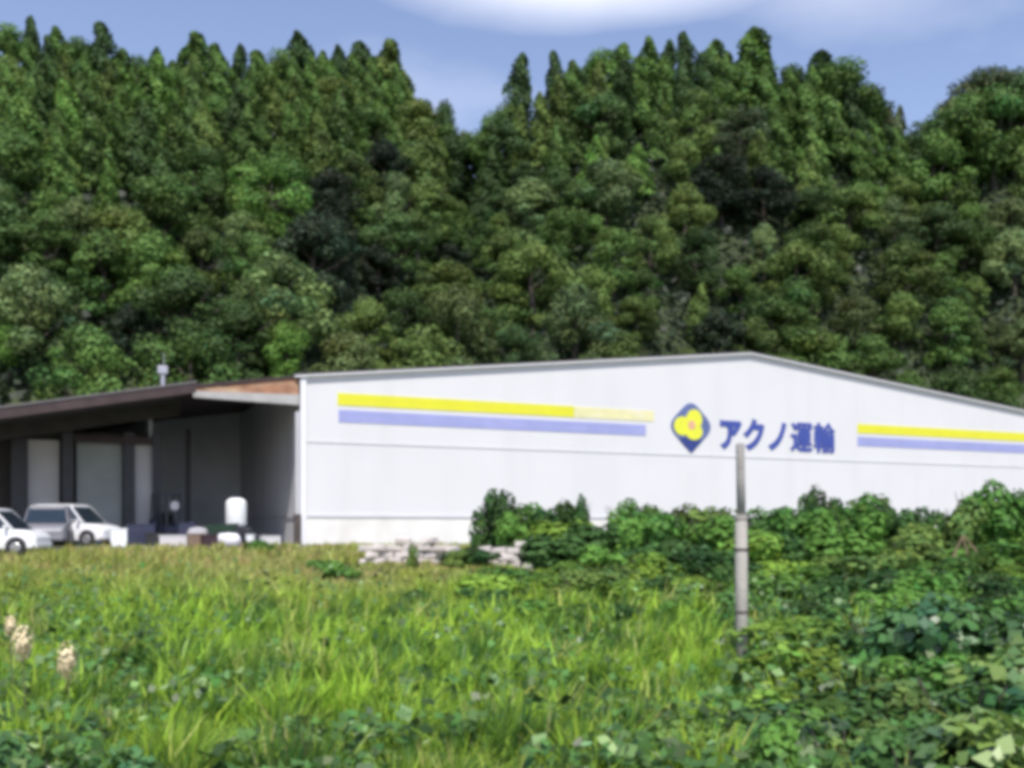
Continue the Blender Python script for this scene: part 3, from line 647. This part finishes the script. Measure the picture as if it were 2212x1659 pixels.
# a closed row of lower tips fills the ridge between them
row = [tuple(q) for q in SKYTREES]; xs_ = [q[0] for q in row]; ys_ = [q[1] for q in row]
px = -70; rk = 0; NUM = 'first second third fourth fifth sixth seventh eighth ninth tenth'.split()
FILL = []
while px < 2290:
    base = max(float(np.interp(px, SX, SYY)), 60) + random.uniform(14, 34)
    FILL.append((px, base)); px += random.uniform(36, 54)
def near_tree(px): return min(SKYTREES, key=lambda q: abs(q[0] - px))
used = {}
for px, py in FILL:
    Y = RIDGE - random.uniform(4, 8); q = pt(px, py, Y); z = min(gz(q.x, q.y), q.z - 7); nb = near_tree(px)
    side = 'left' if px < nb[0] else 'right'; short = nb[5].split(',')[0]
    key = (side, short); used[key] = used.get(key, 0) + 1
    cn, cc = random.choice((('green', GREEN), ('green', GREEN), ('olive', OLIVE), ('deep green', DEEP)))
    kd = 'b' if px > 2000 or (880 < px < 1100) else 'c'; v = random.uniform(.8, 1.15)
    lab = f"{'second ' if used[key] > 1 else ''}small {cn} tree just {side} of the {short}"
    tree(kd, q.x, Y, z, 1, random.random() * 6.28, [c * v for c in cc], ' '.join(lab.split()[:16]), 'low trees filling the ridge line', 'broadleaf_tree' if kd == 'b' else 'conifer_tree', top=q.z, wide=random.uniform(.8, 1.1))
# special trees on the slope
SPECIAL = [  # near-black trees carry the shade of the hollows in their leaf colour
 (1600, 235, 132, 'b', GREY, 1.25, 'large greyish tree with drooping boughs high in the middle hill'),
 (1560, 330, 126, 'b', SHADE_DARK, 1.2, 'tree coloured shadow-dark under the large greyish tree'),
 (1650, 360, 124, 'b', SHADE_DARK, 1.1, 'tree coloured shadow-dark at the right of the dark hollow'),
 (830, 300, 132, 'b', SHADE_DARK, 1.0, 'rounded tree coloured shadow-dark high on the slope under the ridge gap'),
 (715, 360, 126, 'b', SHADE_DARK, .9, 'narrow tree coloured shadow-dark in the dark cleft left of centre'),
 (850, 375, 122, 'b', PALE, .9, 'pale green feathery tree below the rounded shadow-dark tree'),
 (2190, 490, 108, 'b', PALE, 1.0, 'pale yellowish green tree at the right edge of the slope'),
 (20, 690, 92, 'b', BRIGHT, .9, 'bright green tree low at the left edge above the dock roof'),
 (60, 570, 98, 'b', PALE, 1.0, 'silvery green tree low on the slope at the left'),
 (1480, 395, 124, 'b', OLIVE, .9, 'olive shrubby tree left of the dark hollow'),
 (1650, 480, 116, 'b', PALE, .8, 'light green tree directly below the dark hollow'),
 (1120, 700, 95, 'b', DEEP, .8, 'dark green tree just above the left half of the warehouse roof'),
 (620, 690, 92, 'b', BRIGHT, .75, 'bright green tree just above the rusty end of the dock roof'),
 (2050, 640, 104, 'b', GREEN, 1.0, 'fresh green tree above the right end of the warehouse roof'),
 (60, 740, 86, 'b', DEEP, .7, 'low dark green tree right above the left part of the dock roof'),
]
taken = []
for px, py, Y, kd, colr, wd, lab in SPECIAL:
    Y = 80.0                      # walk out along the line of sight until the slope lies one tree height below
    while Y < 147:
        q = pt(px, py, Y)
        if q.y > foot(q.x) and q.z - gz(q.x, q.y) < 9.5 * (.85 if wd < .85 else 1): break
        Y += .5
    z = gz(q.x, q.y); top = q.z
    tree(kd, q.x, q.y, z, 1, random.random() * 6.28, colr, lab, 'single trees standing out on the slope', 'broadleaf_tree', top=top, wide=wd); taken.append((q.x, q.y))
COLS = [(-200, 110, 'the thin left spire'), (110, 240, 'the second spire'), (240, 370, 'the left ridge dip'), (370, 490, 'the wide pointed conifer'),
        (490, 600, 'the level topped conifers'), (600, 710, 'the tall dark ridge cone'), (710, 870, 'the left ridge end'), (870, 980, 'the dark gap trees'),
        (980, 1100, 'the ridge gap bottom'), (1100, 1225, 'the two lone spires'), (1225, 1370, 'the hilltop shoulder'), (1370, 1510, 'the hilltop crest spire'),
        (1510, 1650, 'the broad hilltop peak'), (1650, 1800, 'the hilltop notch'), (1800, 1900, 'the big rounded tree'),
        (1900, 2020, 'the right hand sky gap'), (2020, 2120, 'the right hill flank'), (2120, 2500, 'the crest at the right edge')]
plan = []; Y = RIDGE - 12
while Y > 78:
    half = Y * .56
    X = -half + random.random() * 4
    while X < half:
        x = X + random.uniform(-1.5, 1.5); y = Y + random.uniform(-1.9, 1.9); X += 5.5
        if y < foot(x) + 4: continue
        z = gz(x, y); h = random.uniform(5.6, 11.6); px, py = proj(x, y, z + h)
        if py > roofline(px) - 8 or px < -90 or px > 2300: continue
        if any((x - a) ** 2 + (y - b) ** 2 < 9 for a, b in taken): continue
        if 1540 < px < 1680 and 425 < py < 490: continue
        upper = py < (360 if px < 850 else 330) and px < 1980
        kd = 'c' if (upper and random.random() < .85) or random.random() < .06 else 'b'
        r = random.random()
        if upper: cn = 'green' if r < .5 else 'bright green' if r < .64 else 'olive' if r < .86 else 'deep green'
        else: cn = 'olive' if r < .34 else 'green' if r < .62 else 'deep green' if r < .80 else 'greyish green' if r < .88 else 'brownish' if r < .93 else 'pale green'
        if any(((px - a) / rx) ** 2 + ((py - b) / ry) ** 2 < 1 for a, b, rx, ry in ((1590, 400, 95, 75), (715, 440, 50, 95), (850, 330, 75, 35), (860, 500, 150, 35), (230, 530, 60, 45), (1540, 640, 70, 40), (110, 690, 60, 50), (1960, 560, 60, 45), (1100, 730, 110, 30), (320, 640, 60, 30), (480, 420, 40, 40))) and kd == 'b': cn = 'shade-dark green'  # shadow masses painted into the crowns: round trees in these ellipses go near-black
        plan.append((py, px, kd, x, y, z, h, cn))
    Y -= 5.4
MEAN = (.088, .150, .038)
CV = {'green': GREEN, 'bright green': BRIGHT, 'olive': OLIVE, 'deep green': DEEP, 'greyish green': GREY, 'brownish': BROWN, 'pale green': PALE, 'shade-dark green': (.032, .050, .026)}
ORD = 'first second third fourth fifth sixth seventh eighth ninth tenth eleventh twelfth thirteenth fourteenth fifteenth sixteenth seventeenth eighteenth nineteenth twentieth twenty-first twenty-second twenty-third twenty-fourth'.split()
plan.sort(); cnt = {}
for py, px, kd, x, y, z, h, cn in plan:
    ci = next((c for c in COLS if c[0] <= px < c[1]), COLS[-1]); k = cnt.get(ci[2], 0); cnt[ci[2]] = k + 1
    v = random.uniform(.6, 1.3)
    if kd == 'c': h *= 1.15
    kn = 'conifer' if kd == 'c' else 'round tree'
    tree(kd, x, y, z - .5, h / (9 if kd == 'b' else 11), random.random() * 6.28, [(c * .68 + q_ * .32) * v for c, q_ in zip(CV[cn], MEAN)] if cn != 'shade-dark green' else [c * v for c in CV[cn]], f"{cn} {kn}, {ORD[min(k, 23)]} down the slope below {ci[2]}",
         'conifers on the wooded slope' if kd == 'c' else 'round trees on the wooded slope', 'conifer_tree' if kd == 'c' else 'broadleaf_tree', wide=random.uniform(.9, 1.2))
print('slope trees', len(plan), max(cnt.values()))
# undergrowth between the trunks
n = 60000; x = RNG.uniform(-85, 85, n); y = RNG.uniform(72, 152, n); k_ = (y > foot(x) - 2); x, y = x[k_], y[k_]
c = np.stack([x, y, ground(x, y) + RNG.uniform(0, 2.2, len(x))], 1); nn = RNG.normal(size=c.shape) * .6 + (0, -.6, .8)
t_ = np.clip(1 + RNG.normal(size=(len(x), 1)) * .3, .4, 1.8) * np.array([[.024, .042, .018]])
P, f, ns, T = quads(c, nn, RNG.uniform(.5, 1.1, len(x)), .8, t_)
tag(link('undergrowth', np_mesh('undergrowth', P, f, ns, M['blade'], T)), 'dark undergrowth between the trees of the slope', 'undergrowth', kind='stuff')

# ------------------------------------------------------------------ bushes of the thicket before the warehouse
def bush_mesh(seed, Rr=1.0, H=1.6, n=1900, size=.17, gl=False):
    random.seed(seed); lobes = []
    for i in range(13):
        a = random.random() * 6.283; t = random.random(); rad = Rr * .62 * random.random() ** .6
        lobes.append((rad * math.cos(a), rad * math.sin(a), H * (.15 + .62 * t * (1 - .3 * rad / Rr)), Rr * random.uniform(.24, .42), random.uniform(.7, 1.1)))
    c, nn, tt = lobes_cloud(lobes, n, size, (1, 1, 1), .6, up=.5, shell=.6)
    m = 0                      # shoots sticking out
    for i in range(m):
        a = random.random() * 6.283; rr = Rr * .5 * random.random(); L_ = random.uniform(.25, .5) * H; k = 26; s = RNG.random(k)
        b = np.array([rr * math.cos(a), rr * math.sin(a), H * .78]); dr = np.array([math.cos(a) * .3, math.sin(a) * .3, 1.0])
        pc = b + s[:, None] * L_ * dr + RNG.normal(size=(k, 3)) * .05; c = np.concatenate([c, pc]); nn = np.concatenate([nn, RNG.normal(size=(k, 3)) + (0, 0, .5)]); tt = np.concatenate([tt, np.clip(1.1 + RNG.normal(size=(k, 1)) * .2, .5, 2) * np.ones((1, 3))])
    c[:, 2] = np.maximum(c[:, 2], .02)
    return np_mesh('foliage', *quads(c, nn, RNG.uniform(.6, 1.35, len(c)) * size, .75, tt)[:3], M['gleaf' if gl else 'leaf'], np.repeat(tt, 4, 0))
def stems_mesh(seed, H):
    random.seed(seed); m = MB()
    for i in range(6):
        a = random.random() * 6.28; m.tube([(0, 0, -.1), (math.cos(a) * .2, math.sin(a) * .2, H * .4), (math.cos(a) * .45, math.sin(a) * .45, H * .78)], [.03, .022, .008], 5)
    me = bpy.data.meshes.new('stems'); me.from_pydata(m.v, [], m.f); me.materials.append(M['bark']); return me
BUSH = [(bush_mesh(s), stems_mesh(s, 1.6)) for s in (31, 32, 33, 34, 35)]
GBUSH = [(bush_mesh(s, 1.0, 1.4, 1500, .19, True), stems_mesh(s, 1.4)) for s in (41, 42, 43)]
def bush(px, py, Y, wpx, colr, label, group='bushes of the thicket before the warehouse', glossy=False, name='bush'):
    q = pt(px, py, Y); z = gz(q.x, Y); H = max(.5, q.z - z); wd = wpx / 2212 * Y / 2 * 1.5
    fm, sm = random.choice(GBUSH if glossy else BUSH); t = empty(name, (q.x, Y, z), random.random() * 6.28, label, 'bush', group)
    hh = float(np.percentile([v.co.z for v in fm.vertices], 99))      # the height most of the foliage reaches
    t.scale = (wd, wd, H / hh); c = link('foliage', fm, t); c.color = (*lit(colr, 1.5 if glossy else 1.3), 1); link('stems', sm, t); return t
random.seed(5)
KG = (.105, .225, .040); KY = (.190, .310, .045); KD = (.056, .125, .032); KO = (.140, .215, .050); KB = (.22, .21, .08)
TOP = [
 (1072, 1062, 32.0, 90, KD, 'dark rounded bush leaning at the left end of the thicket'),
 (1105, 1112, 31.0, 70, KG, 'green bush below the dark rounded one at the left end of the thicket'),
 (1150, 1096, 32.5, 110, KG, 'green bush with shallow top beside the left end of the thicket'),
 (1210, 1092, 32.0, 100, KD, 'dark green bush just left of the narrow upright one against the white wall'),
 (1264, 1078, 32.2, 40, KD, 'narrow upright bush between two broader green ones against the white wall'),
 (1335, 1086, 32.0, 90, KG, 'green bush with pointed top between the narrow upright one and the post'),
 (1400, 1100, 31.5, 120, KG, 'broad green bush, fourth left of the post'),
 (1470, 1100, 31.5, 120, KO, 'olive bush just behind and left of the post'),
 (1545, 1104, 31.0, 110, KO, 'level topped olive bush touching the left side of the post'),
 (1640, 1145, 30.0, 110, KG, 'low green bush in the dip right of the post'),
 (1700, 1118, 30.5, 110, KG, 'green bush climbing right of the dip by the post'),
 (1772, 1064, 31.0, 75, KD, 'tall narrow dark bush right of the post'),
 (1822, 1086, 31.0, 100, KO, 'olive bush behind the tall narrow dark one'),
 (1876, 1076, 30.5, 100, KG, 'tall green bush before the lavender stripe end'),
 (1935, 1120, 30.0, 110, KG, 'lower green bush in the second dip of the thicket'),
 (1990, 1102, 29.0, 80, KD, 'dark bush left of the highest bush of the thicket'),
 (2045, 1092, 29.5, 120, KO, 'olive bush leaning on the highest bush of the thicket'),
 (2100, 1052, 30.0, 110, KG, 'highest bush of the thicket near the right edge'),
 (2165, 1068, 30.5, 120, KD, 'dark green bush right of the highest one'),
 (2235, 1085, 30.0, 120, KG, 'green bush at the right end of the thicket, cut by the photo edge'),
]
for a in TOP: bush(a[0], a[1] - (2 if a[0] > 1100 else -4), *a[2:])
rows = [(1132, 28.8, 1215, 2260, 'second thicket row'), (1180, 26, 1205, 2260, 'third thicket row'), (1228, 23.5, 1150, 2260, 'fourth thicket row'), (1265, 20.5, 1080, 2260, 'fifth thicket row'), (1310, 18.0, 1110, 2260, 'front thicket row'),
 (1352, 14.5, 1660, 2270, 'first row below thicket'), (1425, 11.5, 1690, 2270, 'second row below thicket'), (1505, 9.2, 1640, 2270, 'row above the bottom edge'), (1590, 7.4, 1560, 2290, 'row at the bottom edge')]
for py, Y, x0, x1, what in rows:
    px = x0; rk = 0
    while px < x1:
        r = random.random(); colr = KG if r < .42 else KO if r < .56 else KY if r < .70 else KD if r < .98 else KO
        v = random.uniform(.7, 1.2)
        side = 'left of the post' if px < 1600 else 'right of the post'
        cn = {KG: 'green', KO: 'olive', KY: 'yellow green', KD: 'dark', KB: 'brownish'}[colr]
        bush(px + random.uniform(-15, 15), py - 8 + random.uniform(-26, 18), Y + random.uniform(-.06, .06) * Y, random.uniform(105, 160) * (1.0 if Y > 16 else 1.5), [c * v for c in colr],
             f"{cn} bush {side}, {ORD[rk]} from the left, {what}", 'bushes of the thicket rows')
        px += random.uniform(75, 100) * (1.0 if Y > 16 else 1.6); rk += 1
# dark glossy thicket at the lower right, and plants at the lower left
for k, (px, py, Y, wp, colr, lab) in enumerate([
 (1700, 1400, 12.5, 200, KD, 'dark glossy weed clump just right of the foot of the post'),
 (1810, 1380, 12.5, 230, KD, 'dark glossy weed clump, second right of the foot of the post'),
 (1920, 1340, 12.5, 240, KD, 'glossy dark weed clump with bright glints in the lower right'),
 (2040, 1300, 12.0, 240, (.06, .14, .045), 'blue green glossy clump with pale glints near the right edge'),
 (2150, 1310, 11.5, 240, KD, 'high dark glossy clump at the right edge'),
 (2230, 1400, 9.5, 260, KO, 'olive brown leafy clump in the lower right corner of the view'),
 (2080, 1470, 9.0, 280, KD, 'dark clump above the lower right corner'),
 (1900, 1500, 9.0, 260, (.05, .11, .03), 'mid green leafy clump at lower right with small pale leaves'),
 (1730, 1520, 9.0, 240, (.045, .095, .03), 'mid green leafy clump below the post'),
 (2200, 1560, 7.0, 330, KO, 'olive clump cut by the bottom right corner'),
 (1990, 1590, 7.0, 320, (.05, .10, .03), 'leafy clump at the bottom edge, second from the right corner'),
 (30, 1530, 9.0, 190, (.06, .13, .05), 'blue green leafy clump at the left edge below the cream flowers'),
 (130, 1575, 8.0, 180, (.07, .15, .055), 'leafy clump with pale blue green leaves right of the left edge clump'),
 (40, 1610, 6.8, 220, KD, 'dark leafy clump in the lower left corner'),
 (230, 1630, 6.8, 200, (.07, .15, .05), 'blue green leafy clump at the bottom edge near the left corner'),
]): bush(px, py, Y, wp, colr, lab, 'glossy leafy clumps in the foreground', True, 'weed_clump')
for px, py, Y, wp, colr, lab in [(1080, 1290, 20, 130, KD, 'dark shrub standing in the bright grass left of the thicket'), (880, 1300, 20, 110, KD, 'low dark shrub in the middle of the meadow'),
    (890, 1178, 28.2, 26, KO, 'small olive weed sprouting through the broken block wall'), (985, 1196, 28.4, 40, KO, 'brownish weed in front of the middle of the block wall'), (725, 1240, 27, 90, KG, 'low green shrub near the block wall'), (1030, 1215, 29, 120, KD, 'dark green shrub under the right end of the block wall'), (560, 1195, 34, 60, KG, 'small green shrub near the grassy yard edge')]:
    bush(px, py, Y, wp, colr, lab, 'single shrubs in the meadow')

# two cream flower heads on stalks at the lower left
def flower(px, py, Y, r, label):
    q = pt(px, py, Y); z = gz(q.x, Y); t = empty('flowering_stalk', (q.x, Y, z), 0, label, 'flower', 'cream flower stalks in the meadow'); H = q.z - z
    MB().tube([(0, 0, 0), (.03, 0, H * .5), (0, 0, H)], [.012, .01, .007], 6).build('stalk', M['stem'], t)
    n = 260; d = RNG.normal(size=(n, 3)); d /= np.linalg.norm(d, axis=1, keepdims=True); c = d * r * RNG.uniform(.4, 1.25, (n, 1)) * (1, 1, 1.9) + (0, 0, H)
    P, f, ns, T = quads(c, d, .035, 1, np.ones((n, 3))); fl = link('flower_head', np_mesh('flower_head', P, f, ns, M['flower']), t)
    for s in (-1, 1): MB().add([(0, 0, H * .4), (s * .12, .02, H * .52), (s * .26, 0, H * .5), (s * .12, -.03, H * .44)], [(0, 1, 2, 3)]).build('leaf', M['stem'], t)
flower(145, 1428, 9.0, .075, 'round cream flower head, the lower right one of the pair at the left')
flower(48, 1390, 9.5, .085, 'tall cream flower plume nearest the left edge')
flower(22, 1352, 10.0, .045, 'small pale flower tip above the tall cream plume at the left edge')
# dead vine tripod on the right
q = pt(2080, 1165, 25); t = empty('dead_vines', (q.x, 25, gz(q.x, 25)), 0, 'brown dead vines arching over the thicket at the right', 'vine')
for dx, tx in ((-.5, 0), (.75, .02), (.25, -.02)):
    H = q.z - t.location.z; MB().tube([(dx, 0, 0), (dx * .5 + tx, -.05, H * .62), (tx, 0, H + .1)], [.035, .03, .02], 6).build('vine', M['dead'], t)

# ------------------------------------------------------------------ grass
def noise2(x, y, s, seed):
    r = np.random.default_rng(seed); v = np.zeros_like(x)
    for k in range(6):
        a, b, p = r.uniform(-1, 1, 3); v += np.sin((x * a + y * b) * 6.283 / s * (1 + .5 * k) + p * 6)
    return v / 2.4
def field(n, y0, y1, tuft):
    # even in the picture: 1/Y spread, tufts of blades
    nt2 = n // tuft; iy = RNG.uniform(1 / y1, 1 / y0, nt2); Y = 1 / iy; X = RNG.uniform(-.74, .74, nt2) * Y
    X = np.repeat(X, tuft) + RNG.normal(size=nt2 * tuft) * .09; Y = np.repeat(Y, tuft) + RNG.normal(size=nt2 * tuft) * .12
    return X, Y, np.repeat(RNG.random(nt2), tuft), np.repeat(RNG.normal(size=(nt2, 2)), tuft, 0)
def blades(name, n, y0, y1, tuft, hfun, wfun, cfun, keep, label, lean=.24):
    X, Y, tr, tl = field(n, y0, y1, tuft); k = keep(X, Y, RNG.random(len(X))); X, Y, tr, tl = X[k], Y[k], tr[k], tl[k]; m = len(X)
    z = ground(X, Y); H = hfun(X, Y, tr) * RNG.uniform(.6, 1.15, m); wd = wfun(Y) * RNG.uniform(.6, 1.3, m)
    a = RNG.random(m) * 6.283; u = np.stack([np.cos(a), np.sin(a), np.zeros(m)], 1)
    ln = (tl * .5 + RNG.normal(size=(m, 2))) * lean; ln[:, 0] += .10
    b = np.stack([X, Y, z], 1); mid = b + np.stack([ln[:, 0] * H * .35, ln[:, 1] * H * .35, H * .58], 1); tip = b + np.stack([ln[:, 0] * H, ln[:, 1] * H, H * (1 - .25 * np.abs(ln).sum(1).clip(0, 1.6))], 1)
    V = np.stack([b - u * wd[:, None] * .4, b + u * wd[:, None] * .4, mid + u * wd[:, None] * .5, mid - u * wd[:, None] * .5, tip], 1).reshape(-1, 3)
    i = np.arange(m)[:, None] * 5; F = np.concatenate([i + [0, 1, 2, 3], i + [3, 2, 4]], 1).ravel(); ns = np.tile([4, 3], m)
    T = np.repeat(cfun(X, Y, tr, m), 5, 0)
    return tag(link(name, np_mesh(name, V, F, ns, M['blade'], np.clip(T, .004, .9))), label, 'grass', kind='stuff')
def gcol(X, Y, tr, m):
    nz = 1.0 * noise2(X, Y, 3.2, 3) + .6 * noise2(X, Y, 1.1, 4) + (tr - .5) * 2.4; far = np.clip((Y - 17) / 9, 0, 1) * np.clip((1.5 - X) / 4, 0, 1)
    g = np.array([.180, .350, .035]); yel = np.array([.330, .480, .050]); deep = np.array([.030, .100, .030]); tan = np.array([.40, .37, .14]); olive = np.array([.30, .32, .07]); rus = np.array([.42, .29, .14])
    t = np.clip(.5 + .5 * nz, 0, 1)[:, None]; c = deep * (1 - t) + yel * t; c = c * .8 + g * .2
    near = np.clip((10 - Y) / 4, 0, 1)[:, None]; c = c * (1 - .28 * near)
    f2 = np.clip(.42 + .9 * noise2(X, Y, 3.0, 9), 0, 1)[:, None]; fc_ = olive * (1 - f2) + tan * f2
    fc_ = np.where((noise2(X, Y, 2.2, 13) > 1.0)[:, None], rus, fc_)
    c = c * (1 - far[:, None] * .85) + fc_ * far[:, None] * .85
    c = np.where(((noise2(X, Y, .9, 17) > .75) & (Y < 11))[:, None], deep * .8 + c * .2, c)
    dry = (tr > .965)[:, None]; c = np.where(dry, c * .4 + tan * .6, c)
    return 1.26 * c * RNG.uniform(.7, 1.3, (m, 1)) * (1 + RNG.normal(size=(m, 3)) * .05)
def hf(X, Y, tr): return (.42 + .16 * noise2(X, Y, 2.4, 5).clip(-1, 1.5) + .20 * tr) * np.interp(Y, [5, 12, 20, 30, 36, 39], [1.1, 1.15, .95, .8, .55, .25]) * np.where((np.abs(X + 1.6) < 3.3) & (Y > 22) & (Y < 30.5), .35, 1)
blades('meadow_grass', 225000, 4.6, 22, 14, hf, lambda Y: np.interp(Y, [5, 10, 22], [.028, .036, .050]), gcol, lambda X, Y, r: ((X / Y < .20) | (r < .16)) & ((Y < 18.5) | (X / Y < .03)), 'tall bright green meadow grass filling the foreground')
blades('dry_grass', 140000, 19, 44, 12, hf, lambda Y: np.interp(Y, [19, 40], [.035, .06]), gcol,
       lambda X, Y, r: (-(X - CX) * .421 + (Y - CY) * .907 < -4.0) & ((X / Y < .0) | (r < .10)) & (X < 40), 'tan and olive dry grass on the rise before the dock')
# broad leaves scattered through the grass, some turned to the sun
n = 30000; iy = RNG.uniform(1 / 24, 1 / 4.8, n); Y = 1 / iy; X = RNG.uniform(-.58, .58, n) * Y
m_ = noise2(X, Y, 3.2, 21) + np.where(X / Y > .2, .8, 0) + np.where(X / Y < -.40, .5, 0) + np.clip((8.5 - Y) * .22, 0, .6) > .25; X, Y = X[m_], Y[m_]; m = len(X)
c = np.stack([X, Y, ground(X, Y) + RNG.uniform(.15, .75, m)], 1); nn = RNG.normal(size=(m, 3)) * .55 + (0, -.3, 1)
t_ = np.where(RNG.random((m, 1)) < .12, np.array([[.22, .34, .13]]), np.array([[.085, .180, .042]])) * RNG.uniform(.35, 1.5, (m, 1)) * (1 + RNG.normal(size=(m, 3)) * .08)
P, f, ns, T = quads(c, nn, RNG.uniform(.07, .16, m), .8, np.clip(t_, .01, .6))
lv = np_mesh('broad_leaves', P, f, ns, leaf_mat('creeper_leaves', False, .42, .25, .4), T)
tag(link('creeper_leaves', lv), 'broad creeper leaves spread through the meadow grass', 'leaves', kind='stuff')
